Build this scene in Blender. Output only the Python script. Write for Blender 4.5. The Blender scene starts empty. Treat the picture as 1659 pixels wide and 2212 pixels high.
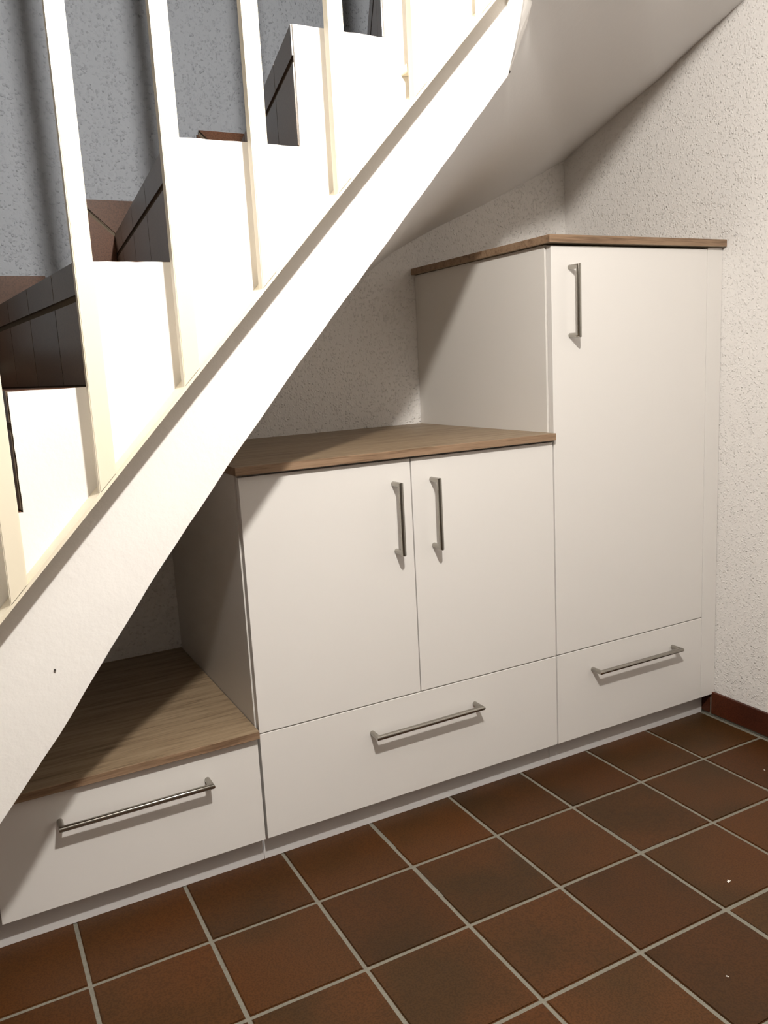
import bpy, bmesh, math, random
from mathutils import Vector, Matrix
random.seed(7)
C = bpy.context.scene.collection
SC = bpy.context.scene

# ------------------------------------------------------------------ camera
CAM = Vector((-1.4667, -1.7897, 1.2030)); YAW, PITCH, ROLL, FPX = 0.4793, -0.1773, -0.0533, 1780.88
fwd = Vector((math.sin(YAW)*math.cos(PITCH), math.cos(YAW)*math.cos(PITCH), math.sin(PITCH)))
rgt = Vector((math.cos(YAW), -math.sin(YAW), 0)); upv = rgt.cross(fwd)
r2 = rgt*math.cos(ROLL) + upv*math.sin(ROLL); u2 = -rgt*math.sin(ROLL) + upv*math.cos(ROLL)
cd = bpy.data.cameras.new('camera'); cam = bpy.data.objects.new('camera', cd); C.objects.link(cam)
cam.matrix_world = Matrix(((r2.x, u2.x, -fwd.x, CAM.x), (r2.y, u2.y, -fwd.y, CAM.y), (r2.z, u2.z, -fwd.z, CAM.z), (0, 0, 0, 1)))
cd.sensor_fit = 'VERTICAL'; cd.sensor_height = 36; cd.lens = FPX/2212*36; cd.clip_start = .02
SC.camera = cam

# ------------------------------------------------------------------ world, light, exposure
w = bpy.data.worlds.new('world'); SC.world = w; w.use_nodes = True
w.node_tree.nodes['Background'].inputs[0].default_value = (.5, .6, .8, 1)
w.node_tree.nodes['Background'].inputs[1].default_value = 0.0
LAMP = Vector((-1.02, -1.48, 2.25)); LAMP_R = .032; LAMP_STRENGTH = 3700.0; LAMP_COL = (1, .952, .885)
vs = SC.view_settings
vs.view_transform = 'Standard'; vs.look = 'None'; vs.gamma = 1; vs.use_curve_mapping = False; vs.exposure = 0.08

# ------------------------------------------------------------------ materials
def mat(name, col, rough=.6, metal=0, spec=.5):
    m = bpy.data.materials.new(name); m.use_nodes = True
    b = m.node_tree.nodes['Principled BSDF']
    b.inputs['Base Color'].default_value = (*col, 1); b.inputs['Roughness'].default_value = rough
    b.inputs['Metallic'].default_value = metal; b.inputs['Specular IOR Level'].default_value = spec
    return m
def N(m, t, **k):
    n = m.node_tree.nodes.new(t)
    for a, v in k.items():
        if a in n.inputs: n.inputs[a].default_value = v
        else: setattr(n, a, v)
    return n
def LK(m, a, ao, b, bi): m.node_tree.links.new(a.outputs[ao], b.inputs[bi])
def bsdf(m): return m.node_tree.nodes['Principled BSDF']
def ramp(m, stops):
    r = N(m, 'ShaderNodeValToRGB'); e = r.color_ramp.elements
    while len(e) < len(stops): e.new(.5)
    for x, (p, c) in zip(e, stops): x.position = p; x.color = (*c, 1)
    return r
def bump(m, src, out, strength, dist):
    b = N(m, 'ShaderNodeBump', Strength=strength, Distance=dist)
    LK(m, src, out, b, 'Height'); LK(m, b, 'Normal', bsdf(m), 'Normal'); return b
def objco(m, scale=(1, 1, 1), world=False):
    mp = N(m, 'ShaderNodeMapping'); mp.inputs['Scale'].default_value = scale
    if world:
        g = N(m, 'ShaderNodeNewGeometry'); LK(m, g, 'Position', mp, 'Vector')
    else:
        t = N(m, 'ShaderNodeTexCoord'); LK(m, t, 'Object', mp, 'Vector')
    return mp

def woodchip(name, col):
    m = mat(name, col, .85, spec=.2)
    co = objco(m, world=True)
    # scattered rounded chips of uneven height under the paint
    jn = N(m, 'ShaderNodeTexNoise', Scale=70.0, Detail=2.0); LK(m, co, 0, jn, 'Vector')
    jm = N(m, 'ShaderNodeVectorMath', operation='MULTIPLY_ADD'); jm.inputs[1].default_value = (.012, .012, .012); LK(m, jn, 'Color', jm, 0); LK(m, co, 0, jm, 2)
    v = N(m, 'ShaderNodeTexVoronoi', Scale=135.0); LK(m, jm, 0, v, 'Vector')
    r = ramp(m, [(.12, (1, 1, 1)), (.62, (0, 0, 0))]); r.color_ramp.interpolation = 'EASE'; LK(m, v, 'Distance', r, 'Fac')
    sx = N(m, 'ShaderNodeSeparateColor'); LK(m, v, 'Color', sx, 'Color')
    pw = N(m, 'ShaderNodeMath', operation='POWER'); pw.inputs[1].default_value = 1.5; LK(m, sx, 0, pw, 0)
    ml = N(m, 'ShaderNodeMath', operation='MULTIPLY'); LK(m, r, 'Color', ml, 0); LK(m, pw, 0, ml, 1)
    n2 = N(m, 'ShaderNodeTexNoise', Scale=45.0, Detail=3.0); LK(m, co, 0, n2, 'Vector')
    ad = N(m, 'ShaderNodeMath', operation='MULTIPLY_ADD'); ad.inputs[1].default_value = .35
    LK(m, n2, 'Fac', ad, 0); LK(m, ml, 0, ad, 2)
    bump(m, ad, 0, .9, .0034)
    return m
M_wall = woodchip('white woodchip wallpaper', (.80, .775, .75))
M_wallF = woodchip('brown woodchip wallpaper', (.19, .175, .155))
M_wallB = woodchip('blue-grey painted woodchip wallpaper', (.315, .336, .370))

def plaster(name, col, s=1.0):
    m = mat(name, col, .8, spec=.25); co = objco(m, world=True)
    n = N(m, 'ShaderNodeTexNoise', Scale=60.0, Detail=5.0, Roughness=.6); LK(m, co, 0, n, 'Vector')
    n2 = N(m, 'ShaderNodeTexNoise', Scale=9.0, Detail=2.0); LK(m, co, 0, n2, 'Vector')
    ad = N(m, 'ShaderNodeMath', operation='MULTIPLY_ADD'); ad.inputs[1].default_value = 1.6
    LK(m, n2, 'Fac', ad, 0); LK(m, n, 'Fac', ad, 2)
    bump(m, ad, 0, .35*s, .0025); return m
M_plaster = plaster('white painted plaster', (.84, .815, .785))
M_soffit = plaster('white painted soffit plaster', (.79, .775, .765), .5)
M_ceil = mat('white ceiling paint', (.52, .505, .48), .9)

def lacquer(name, col, rough):
    m = mat(name, col, rough, spec=.35); co = objco(m, world=True)
    n = N(m, 'ShaderNodeTexNoise', Scale=420.0, Detail=1.0); LK(m, co, 0, n, 'Vector')
    bump(m, n, 'Fac', .06, .0006); return m
M_front = lacquer('white melamine', (.775, .75, .722), .45)
M_carc = lacquer('white melamine carcass', (.76, .73, .69), .5)
M_plinth = lacquer('light grey plinth melamine', (.72, .705, .70), .5)
M_rail = mat('cream gloss paint', (.80, .725, .575), .35)
M_steel = mat('brushed stainless steel', (.38, .36, .325), .22, 1)
_co = objco(M_steel, (900, 900, 900)); _n = N(M_steel, 'ShaderNodeTexNoise', Scale=1.0, Detail=1.0); LK(M_steel, _co, 0, _n, 'Vector'); bump(M_steel, _n, 'Fac', .05, .0003)

def wood(name, c0, c1, c2, rough=.45):
    m = mat(name, c1, rough, spec=.35); co = objco(m, (1.6, 26, 26), world=True)
    n = N(m, 'ShaderNodeTexNoise', Scale=2.2, Detail=8.0, Roughness=.62, Distortion=.35); LK(m, co, 0, n, 'Vector')
    co2 = objco(m, (9, 160, 160), world=True)
    n2 = N(m, 'ShaderNodeTexNoise', Scale=2.0, Detail=3.0); LK(m, co2, 0, n2, 'Vector')
    mx = N(m, 'ShaderNodeMath', operation='MULTIPLY_ADD'); mx.inputs[1].default_value = .42
    LK(m, n2, 'Fac', mx, 0); LK(m, n, 'Fac', mx, 2)
    r = ramp(m, [(.50, c0), (.70, c1), (.92, c2)]); LK(m, mx, 0, r, 'Fac'); LK(m, r, 'Color', bsdf(m), 'Base Color')
    bump(m, mx, 0, .12, .0008); return m
M_oak = wood('light oak worktop', (.150, .100, .058), (.285, .207, .130), (.365, .278, .183))
M_edge = wood('oak edge band', (.15, .090, .052), (.275, .178, .110), (.33, .225, .145), .5)

def tilemat(name, base, dark, alt, rough, nscale=3.0):
    m = mat(name, base, rough, spec=.2); oi = N(m, 'ShaderNodeObjectInfo')
    t = N(m, 'ShaderNodeTexCoord'); off = N(m, 'ShaderNodeVectorMath', operation='SCALE'); off.inputs[0].default_value = (37, 19, 23)
    LK(m, oi, 'Random', off, 'Scale'); ad = N(m, 'ShaderNodeVectorMath', operation='ADD'); LK(m, t, 'Object', ad, 0); LK(m, off, 0, ad, 1)
    n = N(m, 'ShaderNodeTexNoise', Scale=nscale, Detail=3.0, Roughness=.5); LK(m, ad, 0, n, 'Vector')
    r = ramp(m, [(.33, dark), (.52, base), (.74, alt)]); LK(m, n, 'Fac', r, 'Fac')
    # whole-tile shade from one tile to the next
    mr = N(m, 'ShaderNodeMapRange'); mr.inputs['To Min'].default_value = .78; mr.inputs['To Max'].default_value = 1.15; LK(m, oi, 'Random', mr, 'Value')
    mul = N(m, 'ShaderNodeVectorMath', operation='SCALE'); LK(m, r, 'Color', mul, 0); LK(m, mr, 0, mul, 'Scale')
    n3 = N(m, 'ShaderNodeTexNoise', Scale=260.0, Detail=2.0); LK(m, ad, 0, n3, 'Vector')
    sp = ramp(m, [(.40, (.72, .72, .72)), (.56, (1, 1, 1))]); LK(m, n3, 'Fac', sp, 'Fac')
    mm = N(m, 'ShaderNodeVectorMath', operation='MULTIPLY'); LK(m, mul, 0, mm, 0); LK(m, sp, 'Color', mm, 1)
    LK(m, mm, 0, bsdf(m), 'Base Color')
    n2 = N(m, 'ShaderNodeTexNoise', Scale=90.0, Detail=3.0); LK(m, ad, 0, n2, 'Vector'); bump(m, n2, 'Fac', .04, .0012)
    return m
M_tile = tilemat('brown glazed clinker tile', (.077, .0295, .0080), (.052, .0245, .0076), (.086, .0290, .0062), .43)
M_stair = tilemat('reddish clinker stair tile', (.125, .055, .029), (.075, .035, .020), (.155, .060, .028), .4)
M_riser = tilemat('dark brown riser tile', (.135, .100, .070), (.092, .066, .046), (.150, .103, .066), .30)
bsdf(M_riser).inputs['Specular IOR Level'].default_value = .65
M_base = tilemat('dark red clinker skirting', (.085, .022, .010), (.055, .016, .009), (.11, .032, .012), .38)
def grout(name, col):
    m = mat(name, col, .95, spec=.1); co = objco(m, world=True)
    n = N(m, 'ShaderNodeTexNoise', Scale=180.0, Detail=4.0); LK(m, co, 0, n, 'Vector')
    r = ramp(m, [(.3, tuple(x*.8 for x in col)), (.7, col)]); LK(m, n, 'Fac', r, 'Fac'); LK(m, r, 'Color', bsdf(m), 'Base Color')
    bump(m, n, 'Fac', .3, .001); return m
M_grout = grout('grey cement grout', (.235, .222, .182))
M_grout2 = grout('dark stair grout', (.17, .135, .10))
M_dark = mat('matt black', (.05, .045, .04), .9)  # own dark colour of the screw heads and lamp cord
M_globe = bpy.data.materials.new('opal lamp glass'); M_globe.use_nodes = True
_nt = M_globe.node_tree; _nt.nodes.clear(); _e = _nt.nodes.new('ShaderNodeEmission'); _o = _nt.nodes.new('ShaderNodeOutputMaterial')
_e.inputs[0].default_value = (*LAMP_COL, 1); _e.inputs[1].default_value = LAMP_STRENGTH; _nt.links.new(_e.outputs[0], _o.inputs[0])

# ------------------------------------------------------------------ helpers
def mesh(name, verts, faces, m, parent=None, smooth=False):
    me = bpy.data.meshes.new(name); me.from_pydata([tuple(v) for v in verts], [], faces)
    bm = bmesh.new(); bm.from_mesh(me); bmesh.ops.recalc_face_normals(bm, faces=bm.faces); bm.to_mesh(me); bm.free()
    if smooth:
        for p in me.polygons: p.use_smooth = True
    me.materials.append(m); o = bpy.data.objects.new(name, me); C.objects.link(o); o.parent = parent
    return o
def link_bm(name, bm, m, parent=None, smooth=False):
    me = bpy.data.meshes.new(name); bmesh.ops.recalc_face_normals(bm, faces=bm.faces); bm.to_mesh(me); bm.free()
    for x in (m if isinstance(m, (list, tuple)) else [m]): me.materials.append(x)
    if smooth:
        for p in me.polygons: p.use_smooth = True
    o = bpy.data.objects.new(name, me); C.objects.link(o); o.parent = parent; return o
def add_box(bm, a, b, bev=0):
    vs_ = [bm.verts.new((x, y, z)) for x in (a[0], b[0]) for y in (a[1], b[1]) for z in (a[2], b[2])]
    q = [(0, 1, 3, 2), (4, 6, 7, 5), (0, 4, 5, 1), (2, 3, 7, 6), (0, 2, 6, 4), (1, 5, 7, 3)]
    fs = [bm.faces.new([vs_[i] for i in f]) for f in q]
    if bev:
        ed = list({e for f in fs for e in f.edges})
        bmesh.ops.bevel(bm, geom=ed, offset=bev, segments=2, affect='EDGES', profile=.5)
def box(name, a, b, m, parent=None, bev=0):
    bm = bmesh.new(); add_box(bm, a, b, bev); return link_bm(name, bm, m, parent)
def prism(name, pts, vec, m, parent=None):
    n = len(pts); vec = Vector(vec); P = [Vector(p) for p in pts]
    return mesh(name, P + [p + vec for p in P], [list(range(n)), list(range(2*n-1, n-1, -1))] + [[i, (i+1) % n, n+(i+1) % n, n+i] for i in range(n)], m, parent)
def tag(o, label, cat, group=None):
    o['label'] = label; o['category'] = cat
    if group: o['group'] = group
    return o
def struct(o, label=None):
    o['kind'] = 'structure'
    if label: o['label'] = label
    return o
def empty(name, loc):
    o = bpy.data.objects.new(name, None); C.objects.link(o); o.location = loc; o.empty_display_size = .1; return o
def own(parent):   # keep world placement of parts when the empty stands at the thing's base
    for ch in parent.children: ch.matrix_parent_inverse = Matrix.Translation(-parent.location)
def interp(tab, x):
    if x <= tab[0][0]: a, b = tab[0], tab[1]
    elif x >= tab[-1][0]: a, b = tab[-2], tab[-1]
    else:
        for a, b in zip(tab, tab[1:]):
            if a[0] <= x <= b[0]: break
    t = (x-a[0])/(b[0]-a[0]); return tuple(p+(q-p)*t for p, q in zip(a[1:], b[1:]))

XR, YB, XLW, YF = .656, .713, -3.2, -3.1          # room: right wall, back wall, left wall, front wall
ZC, ZT = 2.55, 4.6                                # hall ceiling, stairwell ceiling

# ------------------------------------------------------------------ setting
TX, TY, TA, TP, TS = .3913, -.1893, -.0032, .2497, .2412
floor = struct(box('floor', (XLW, YF, -.12), (XR, YB, -.0025), M_grout), 'brown clinker tile floor with grey grout joints')
tm = None
rows = list(range(-1, 12)); cols = list(range(-14, 2))
for j in rows:
    for i in cols:
        # tile between grid lines i-1..i and j..j+1
        cx0, cy0 = (i-.5)*TP, -(j+.5)*TP
        x = TX + math.cos(TA)*cx0 - math.sin(TA)*cy0; y = TY + math.sin(TA)*cx0 + math.cos(TA)*cy0
        if x > XR-.05 or x < XLW+.1 or y < YF+.1: continue
        if tm is None:
            h = TS/2; bm = bmesh.new(); add_box(bm, (-h, -h, -.008), (h, h, .0), 0)
            top = [e for e in bm.edges if all(v.co.z > -.001 for v in e.verts)]
            bmesh.ops.bevel(bm, geom=top, offset=.0022, segments=2, affect='EDGES')
            o = link_bm('tile', bm, M_tile, floor); tm = o.data
        else:
            o = bpy.data.objects.new('tile', tm); C.objects.link(o); o.parent = floor
        o.location = (x, y, random.uniform(-.0004, .0002))
        o.rotation_euler = (random.uniform(-.0008, .0008), random.uniform(-.0008, .0008), TA + random.choice((0, 1, 2, 3))*math.pi/2 + random.uniform(-.002, .002))

# back wall: white below the stairs, painted blue-grey in the stairwell above them
wl = [(XLW, .05), (-2.9, .12), (-2.0, .75), (-1.33, 1.25), (-.978, 1.43), (-.62, 1.62), (-.17, 1.80), (.36, 2.02), (XR+.12, 2.15)]
n_ = len(wl); fr = [(x, YB, 0) for x, z in wl] + [(x, YB, z) for x, z in wl] + [(x, YB, ZT) for x, z in wl]
wv = fr + [(x, YB+.12, z) for x, y, z in fr]; wf = []; wm = []
for i in range(n_-1):
    for r_ in (0, 1):
        a_ = r_*n_+i
        for of in (0, 3*n_): wf.append((a_+of, a_+1+of, a_+n_+1+of, a_+n_+of)); wm.append(r_)
    wf.append((i, i+1, 3*n_+i+1, 3*n_+i)); wm.append(0)
    t_ = 2*n_+i; wf.append((t_, t_+1, 3*n_+t_+1, 3*n_+t_)); wm.append(1)
for i in (0, n_-1):
    for r_ in (0, 1): wf.append((r_*n_+i, (r_+1)*n_+i, 3*n_+(r_+1)*n_+i, 3*n_+r_*n_+i)); wm.append(r_)
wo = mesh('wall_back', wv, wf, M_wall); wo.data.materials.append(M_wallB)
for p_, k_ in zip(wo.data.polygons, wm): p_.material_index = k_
struct(wo, 'woodchip wallpapered back wall, white below the stairs and blue-grey above them')
struct(box('wall_right', (XR, YF, 0), (XR+.12, YB, ZT), M_wall), 'white woodchip wallpapered wall beside the tall cabinet')
struct(box('wall_left', (XLW-.12, YF, 0), (XLW, YB+.12, ZT), M_wallF))
struct(box('wall_front', (XLW-.12, YF-.12, 0), (XR+.12, YF, ZT), M_wallF))
struct(mesh('ceiling', [(x, y, z) for z in (ZC, ZC+.2) for x, y in ((XLW, YF), (XR, YF), (XR, -1.05), (-.33, -1.33), (-.33, -.30), (XLW, -.30))],
            [list(range(6)), list(range(11, 5, -1))] + [[i, (i+1) % 6, 6+(i+1) % 6, 6+i] for i in range(6)], M_ceil))
struct(box('ceiling', (XLW, YF, ZT), (XR, YB, ZT+.1), M_ceil))

# tiled skirting on the right wall
bb = struct(box('baseboard_right', (XR-.006, YF, 0), (XR, .045, .081), M_grout), 'dark red clinker skirting tiles along the right wall')
y1 = .0; bm0 = None
prev = None
edges_y = [.045, .006] + [.006-.2497*k for k in range(1, 13)]
for a, b in zip(edges_y, edges_y[1:]):
    box('skirting_tile', (XR-.0115, b+.004, .0085), (XR-.001, a-.004, .0825), M_base, bb, .0012)

# ------------------------------------------------------------------ staircase
YC = -.32                                          # outer face of the stair cheek
# nosing line of every riser: level reached, inner x (at the cheek), wall end x
ST = [(.200, -2.34, -3.02), (.398, -2.13, -2.66), (.596, -1.93, -2.32), (.794, -1.74, -2.00), (.993, -1.56, -1.76),
      (1.191, -1.374, -1.56), (1.395, -1.243, -1.33), (1.600, -1.070, -.978), (1.806, -.834, -.62), (2.020, -.648, -.17), (2.225, -.47, .36)]
bot = [(-1.88, .0), (-1.474, .464), (-1.363, .597), (-1.285, .702), (-1.182, .838), (-1.023, 1.032), (-.872, 1.207), (-.704, 1.393), (-.588, 1.520), (-.480, 1.640), (-.365, 1.768)]
stair = empty('staircase', (-1.9, YC, 0))
tag(stair, 'winding staircase with white plastered side, tiled steps and smooth sloping soffit', 'staircase')
def jag(pts, step, amp):
    out = []
    for a, b in zip(pts, pts[1:]):
        L = math.dist(a, b); n = max(1, int(L/step)); out.append(a)
        nx, nz = -(b[1]-a[1])/L, (b[0]-a[0])/L
        for k in range(1, n):
            t = k/n; j = random.uniform(-amp, amp); out.append((a[0]+(b[0]-a[0])*t+nx*j, a[1]+(b[1]-a[1])*t+nz*j))
    return out + [pts[-1]]
topl = [(-2.34, 0)]
for k, (z, xi, xw) in enumerate(ST):
    topl += [(xi, z)]
    nx = ST[k+1][1] if k+1 < len(ST) else -.365
    topl += [(nx, z)]
topl = topl[:-1] + [(-.365, 2.225)]
outline = jag(topl, .015, .0006) + [(p[0], p[1]) for p in jag(bot[::-1], .04, .0007)]
cheek = prism('stair_cheek', [(x, YC, z) for x, z in outline], (0, .006, 0), M_plaster, stair)
cheek['label'] = 'white plastered stepped side of the staircase'
# cheek of the upper flight, turning toward the room
wb = [(-.32, 1.768), (-.342, 1.808), (-.36, 1.848), (-.377, 1.893), (-.42, 1.93), (-.50, 1.975), (-.64, 2.045), (-.81, 2.155), (-1.0, 2.29), (-1.30, 2.53)]
wing = [(-.365, y, z) for y, z in jag(wb, .03, .0003)] + [(-.365, -1.30, 2.549), (-.365, -.29, 2.549), (-.365, -.29, 1.768)]
nw_ = len(wing); back = [(x+.05, y, z if z > 2.5 else min(2.5, z+.10)) for x, y, z in wing]
mesh('stair_cheek', wing+back, [list(range(nw_)), list(range(2*nw_-1, nw_-1, -1))] + [[i, (i+1) % nw_, nw_+(i+1) % nw_, nw_+i] for i in range(nw_)], M_plaster, stair)
# soffit: horizontal rulings between the cheek's lower edge and the walls
inn = [(z, x, YC+.002) for x, z in bot] + [(z, -.363, y) for y, z in wb[1:]]
out_ = [(.0, -2.18, YB), (.40, -1.75, YB), (.75, -1.33, YB), (.98, -1.05, YB), (1.16, -.80, YB), (1.28, -.61, YB), (1.39, -.40, YB), (1.508, -.171, YB), (1.568, -.08, YB), (1.614, .012, YB), (1.657, .106, YB),
        (1.696, .202, YB), (1.737, .300, YB), (1.785, .402, YB), (1.832, .506, YB), (1.902, XR, YB), (1.916, XR, .677), (1.989, XR, .44), (2.039, XR, .262), (2.089, XR, .13), (2.152, XR, -.052), (2.29, XR, -.40), (2.549, XR, -1.05)]
zs = sorted({round(t[0], 4) for t in inn + out_} | {round(.02*k, 4) for k in range(128)}); zs = [z for z in zs if z <= 2.53]
NS = 8; vv = []; ff = []
for z in zs:
    a = interp(inn, z); b = interp(out_, z)
    for k in range(NS+1):
        t = k/NS; vv.append((a[0]+(b[0]-a[0])*t, a[1]+(b[1]-a[1])*t, z))
for r in range(len(zs)-1):
    for k in range(NS):
        i = r*(NS+1)+k; ff.append((i, i+1, i+NS+2, i+NS+1))
sof = mesh('soffit', vv, ff, M_soffit, stair, True); sof['label'] = 'smooth white twisted underside of the stairs'
# concrete steps (grout faces) with tiles in front of them
YI = YC + .004
bv, bf = [], []
def P3(x0, xw, y): return x0 + (xw-x0)*(y-YI)/(YB-YI)
for k, (z, xi, xw) in enumerate(ST):
    z0 = ST[k-1][0] if k else 0
    g = .0022
    i = len(bv); bv += [(xi+g, YI, z0-g), (xw+g, YB, z0-g), (xw+g, YB, z-g), (xi+g, YI, z-g)]; bf.append((i, i+1, i+2, i+3))
    nx, nw = (ST[k+1][1], ST[k+1][2]) if k+1 < len(ST) else (-.365, XR)
    i = len(bv); bv += [(xi+g, YI, z-g), (xw+g, YB, z-g), (nw+g, YB, z-g), (nx+g, YI, z-g)]; bf.append((i, i+1, i+2, i+3))
mesh('step_core', bv, bf, M_grout2, stair)
JO = {6: .20, 7: .10, 8: .20, 9: .14}
for k, (z, xi, xw) in enumerate(ST):
    z0 = (ST[k-1][0] if k else 0)
    A = Vector((xi-.0025, YI, 0)); B = Vector((xw-.0025, YB-.012, 0)); L = (B-A).length; d = (B-A)/L; nrm = Vector((d.y, -d.x, 0))   # nrm points up-flight
    s = [0, JO.get(k, .2)]
    while s[-1] + .25 < L-.03: s.append(s[-1]+.25)
    s.append(L)
    for a, b in zip(s, s[1:]):
        p, q = A + d*(a+.002), A + d*(b-.002)
        for za, zb in ((z0+.004, z-.062), (z-.05, z+.0012)):
            prism('riser_tile', [(p.x, p.y, za), (q.x, q.y, za), (q.x, q.y, zb), (p.x, p.y, zb)], nrm*.010, M_riser, stair)
    # tread tiles
    nx, nw = (ST[k+1][1], ST[k+1][2]) if k+1 < len(ST) else (-.365, XR)
    m_ = 4
    for t in range(m_):
        ya, yb = YI + (YB-.012-YI)*t/m_ + .002, YI + (YB-.012-YI)*(t+1)/m_ - .002
        def X(x0, xx, y): return x0 + (xx-x0)*(y-YI)/(YB-YI)
        pts = [(X(xi, xw, ya)+.004, ya, z-.011), (X(xi, xw, yb)+.004, yb, z-.011), (X(nx, nw, yb)-.002, yb, z-.011), (X(nx, nw, ya)-.002, ya, z-.011)]
        if min(pts[2][0]-pts[1][0], pts[3][0]-pts[0][0]) < .02: continue
        prism('tread_tile', pts, (0, 0, .0122), M_stair, stair)
for x, z, r_ in ((-1.357, .715, .0022), (-.362, 1.776, .0032)):
    bm = bmesh.new(); bmesh.ops.create_cone(bm, cap_ends=True, segments=12, radius1=r_, radius2=r_*.8, depth=.004, matrix=Matrix.Translation((x, YC-.001, z)) @ Matrix.Rotation(math.pi/2, 4, 'X'))
    o = link_bm('screw_head', bm, M_dark, stair); o['label'] = 'small dark screw head'
own(stair)
# stepped skirting on the back wall
tr = empty('baseboard_back', (-1.2, YB, 1.2)); struct(tr, 'stepped reddish clinker skirting along the back wall above the stairs')
SW = .094
for k, (z, xi, xw) in enumerate(ST):
    if k+1 >= len(ST): break
    xn = ST[k+1][2]; g = .003
    z1 = ST[k+1][0]
    y0 = YB-.011
    bed = prism('grout_bed', [(xw-SW+.006, y0+.004, z+SW-.003), (xw-.002, y0+.004, z+.002), (xn, y0+.004, z+.002), (xn, y0+.004, z1), (xn-SW+.003, y0+.004, z1+SW-.004), (xn-SW+.003, y0+.004, z+SW-.003)], (0, .0065, 0), M_grout2, tr)
    # horizontal strip over the tread, mitred at its lower end, split in two
    mid = xn - SW - .10 if k == 6 else (xw+xn)/2 - .02
    prism('skirting_tile', [(xw+g, y0, z+g), (mid-.005, y0, z+g), (mid-.005, y0, z+SW), (xw-SW+g, y0, z+SW)], (0, .0105, 0), M_base if False else M_stair, tr)
    prism('skirting_tile', [(mid+.005, y0, z+g), (xn-g, y0, z+g), (xn-SW-g, y0, z+SW), (mid+.005, y0, z+SW)] if xn-SW-g > mid+.01 else [(mid+.005, y0, z+g), (xn-g, y0, z+g), (xn-g, y0, z+SW), (mid+.005, y0, z+SW)], (0, .0105, 0), M_stair, tr)
    # vertical strip beside the next riser
    prism('skirting_tile', [(xn-g, y0, z+SW*.6), (xn-g, y0, z1-g), (xn-SW-g, y0, z1+SW-.012), (xn-SW-g, y0, z+SW+g)], (0, .0105, 0), M_stair, tr)
own(tr)

# ------------------------------------------------------------------ railing
RL = lambda x: .997 + 1.0515*(x+1.278)             # top line of the bottom rail
rail = empty('stair_railing', (-1.9, YC-.03, 0))
tag(rail, 'cream painted railing of square bars on a sloping flat rail', 'railing')
D0, T0 = .056, .0085
xa, xb = -1.95, -.378
prism('bottom_rail', [(xa, YC-D0, RL(xa)-T0), (xb, YC-D0, RL(xb)-T0), (xb, YC-D0, RL(xb)), (xa, YC-D0, RL(xa))], (0, D0, 0), M_rail, rail)
for xl in (-1.885, -1.728, -1.571, -1.414, -1.258, -1.101, -.948, -.790, -.621, -.466):
    xr = xl + .0295
    bm = bmesh.new()
    yA, yB_ = YC-D0, YC-D0+.021
    lo = [(xl, yA, RL(xl)-.001), (xr, yA, RL(xr)-.001), (xr, yB_, RL(xr)-.001), (xl, yB_, RL(xl)-.001)]
    hi = [(x, y, ZC) for x, y, z in lo]
    vsb = [bm.verts.new(p) for p in lo+hi]
    for f in ((3, 2, 1, 0), (4, 5, 6, 7), (0, 1, 5, 4), (1, 2, 6, 5), (2, 3, 7, 6), (3, 0, 4, 7)): bm.faces.new([vsb[i] for i in f])
    bmesh.ops.bevel(bm, geom=[e for e in bm.edges if abs(e.verts[0].co.z-e.verts[1].co.z) > .5], offset=.0015, segments=2, affect='EDGES')
    bl = link_bm('baluster', bm, M_rail, rail)
    if abs(xl+.621) < .001:
        box('wall_bracket', (-.617, YC-.026, 1.742), (-.597, YC, 1.757), M_rail, bl, .002)
own(rail)

# ------------------------------------------------------------------ cabinets
def tube(bm, path, r, seg=20):
    P = [Vector(p) for p in path]; rings = []
    for i, p in enumerate(P):
        if i == 0: t = (P[1]-P[0]).normalized(); pl = t
        elif i == len(P)-1: t = (P[-1]-P[-2]).normalized(); pl = t
        else:
            t = (P[i]-P[i-1]).normalized(); t2 = (P[i+1]-P[i]).normalized(); pl = (t+t2).normalized()
        if i == 0:
            ref = Vector((0, 0, 1)) if abs(t.z) < .5 else Vector((1, 0, 0))
            u = t.cross(ref).normalized(); v = t.cross(u)
            ring = [p + (u*math.cos(2*math.pi*k/seg) + v*math.sin(2*math.pi*k/seg))*r for k in range(seg)]
        else:  # project the previous ring along t on the mitre plane
            ring = [q + t*((p-q).dot(pl)/t.dot(pl)) for q in prev]
        prev = ring; rings.append([bm.verts.new(q) for q in ring])
    for a, b in zip(rings, rings[1:]):
        for k in range(seg): bm.faces.new((a[k], a[(k+1) % seg], b[(k+1) % seg], b[k]))
    bm.faces.new(rings[0][::-1]); bm.faces.new(rings[-1])
def handle(a, b, parent, so=.0365, r=.0066):
    bm = bmesh.new(); (x0, z0), (x1, z1) = a, b
    tube(bm, [(x0, 0, z0), (x0, -so, z0), (x1, -so, z1), (x1, 0, z1)], r)
    o = link_bm('handle', bm, M_steel, parent)
    for p in o.data.polygons: p.use_smooth = len(p.vertices) == 4
    try: o.data.set_sharp_from_angle(angle=math.radians(40))
    except Exception: pass
    o['label'] = 'brushed steel bar handle'
    return o
ZB, ZD, FT = .0763, .3491, .019
def front(name, x0, x1, z0, z1, parent):
    return box(name, (x0, 0, z0), (x1, FT, z1), M_front, parent, .0009)
def carcass(x0, x1, z0, z1, parent):
    bm = bmesh.new(); t = .018; ya, yb = .0225, YB-.002
    for a, b in (((x0, ya, z0), (x0+t, yb, z1)), ((x1-t, ya, z0), (x1, yb, z1)), ((x0+t, ya+.001, z0), (x1-t, yb, z0+t)), ((x0+t, ya+.001, z1-t), (x1-t, yb, z1)), ((x0+t, yb-.008, z0+t), (x1-t, yb, z1-t))):
        add_box(bm, a, b, .0006)
    return link_bm('carcass', bm, M_carc, parent)
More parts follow.
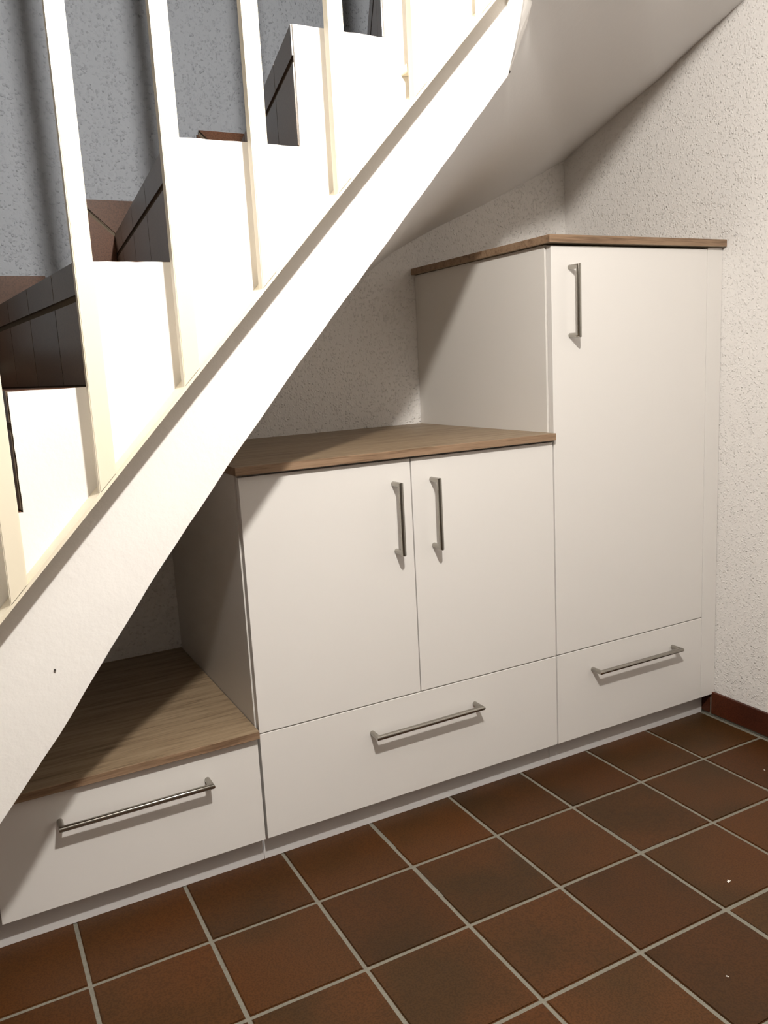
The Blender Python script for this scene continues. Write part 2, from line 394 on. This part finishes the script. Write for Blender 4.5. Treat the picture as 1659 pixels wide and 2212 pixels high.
def plinth(x0, x1, parent):
    box('plinth', (x0, .0401, 0), (x1, .0561, ZB+.004), M_plinth, parent, .0005)
G = .0016
# low cabinet
c = empty('low_cabinet', (-1.21, .3, 0)); tag(c, 'low white cabinet with one wide drawer, under the lowest oak worktop', 'cabinet')
carcass(-1.5015, -.9085, ZB+.004, .3445, c)
d = front('drawer', -1.4995, -.9095, ZB, .3435, c); handle((-1.362, .272), (-1.0375, .272), d)
plinth(-1.66, -.9052, c)
box('filler_strip', (-1.575, 0, ZB), (-1.5035, FT, .3435), M_front, c, .0009)
own(c)
# middle cabinet
c = empty('middle_cabinet', (-.45, .3, 0)); tag(c, 'mid-height white cabinet with two doors side by side above one wide drawer', 'cabinet')
carcass(-.9062, -.0032, ZB+.004, .972, c)
d = front('door', -.9030, -.455-G, ZD+G, .9675, c); handle((-.506, .909), (-.506, .7375), d)
d = front('door', -.455+G, -.0032, ZD+G, .9675, c); handle((-.3955, .9085), (-.3955, .7365), d)
d = front('drawer', -.9030, -.0032, ZB, ZD-G, c); handle((-.6045, .273), (-.2885, .2745), d)
plinth(-.9038, -.0030, c)
own(c)
# tall cabinet
c = empty('tall_cabinet', (.3, .3, 0)); tag(c, 'tall white cabinet with one door above a drawer, beside the textured wall', 'cabinet')
carcass(-.0022, .605, ZB+.004, 1.4925, c)
d = front('door', .0016, .5908, ZD+G, 1.4885, c); handle((.0642, 1.4325), (.0642, 1.253), d)
d = front('drawer', .0016, .5908, ZB, ZD-G, c); handle((.1335, .279), (.4610, .279), d)
box('filler_strip', (.5925, 0, ZB), (XR-.0015, FT, 1.4925), M_front, c, .0009)
plinth(-.0020, XR-.0125, c)
own(c)
# worktops
def worktop(x0, x1, z0, z1, label):
    bm = bmesh.new(); add_box(bm, (x0, -.0165, z0), (x1, YB-.0015, z1), .0012)
    o = link_bm('worktop', bm, [M_oak, M_edge])
    for p in o.data.polygons: p.material_index = 0 if abs(p.normal.z) > .8 else 1
    return tag(o, label, 'worktop')
worktop(-1.60, -.9075, .3452, .3640, 'lowest oak-look worktop with a brown front edge, lying on the low drawer cabinet')
worktop(-.9135, -.0030, .9735, .9930, 'middle oak-look worktop lying on the two-door cabinet')
worktop(-.0155, XR-.0015, 1.4940, 1.5145, 'topmost oak-look worktop lying on the tall cabinet')

# ------------------------------------------------------------------ small things
bm = bmesh.new()
pts = [(-.007, -.002), (-.003, .004), (.001, .0015), (.006, .005), (.004, -.001), (.008, -.004), (0, -.003)]
top = [bm.verts.new((x, y, .0016+random.uniform(0, .001))) for x, y in pts]; lowv = [bm.verts.new((x*.8, y*.8, 0)) for x, y in pts]
bm.faces.new(top); bm.faces.new(lowv[::-1])
for i in range(len(pts)): bm.faces.new((lowv[i], lowv[(i+1) % 7], top[(i+1) % 7], top[i]))
ch = link_bm('plaster_crumb', bm, M_plaster)
for k, (x, y, sc, rz) in enumerate(((-.027, -.626, .85, .4), (-.269, -.824, .4, 2.0), (.475, -.333, .45, 1.1))):
    o = ch if k == 0 else ch.copy()
    if k: C.objects.link(o)
    o.location = (x, y, 0); o.scale = (sc, sc, sc); o.rotation_euler = (0, 0, rz)
    tag(o, ('largest of the jagged white plaster crumbs lying on the brown floor tiles', 'tiny white plaster crumb on a brown tile, farthest from the walls',
            'tiny white plaster crumb on the brown tile beside the dark red skirting')[k], 'crumb', 'plaster crumbs on the floor')

# ceiling lamp hanging in the hall (out of the picture): it lights the scene
lamp = empty('pendant_lamp', LAMP); tag(lamp, 'round opal glass pendant lamp hanging from the hall ceiling', 'lamp')
bm = bmesh.new(); bmesh.ops.create_uvsphere(bm, u_segments=20, v_segments=12, radius=LAMP_R); bmesh.ops.translate(bm, vec=LAMP, verts=bm.verts)
link_bm('lamp_globe', bm, M_globe, lamp, True)
bm = bmesh.new(); tube(bm, [LAMP+Vector((0, 0, LAMP_R-.004)), LAMP+Vector((0, 0, LAMP_R+.035))], .022); link_bm('lamp_socket', bm, M_steel, lamp)
bm = bmesh.new(); tube(bm, [LAMP+Vector((0, 0, LAMP_R+.03)), Vector((LAMP.x, LAMP.y, ZC-.02))], .004, 8); link_bm('cord', bm, M_dark, lamp)
bm = bmesh.new(); tube(bm, [Vector((LAMP.x, LAMP.y, ZC-.025)), Vector((LAMP.x, LAMP.y, ZC))], .05); link_bm('ceiling_rose', bm, M_ceil, lamp)
own(lamp)
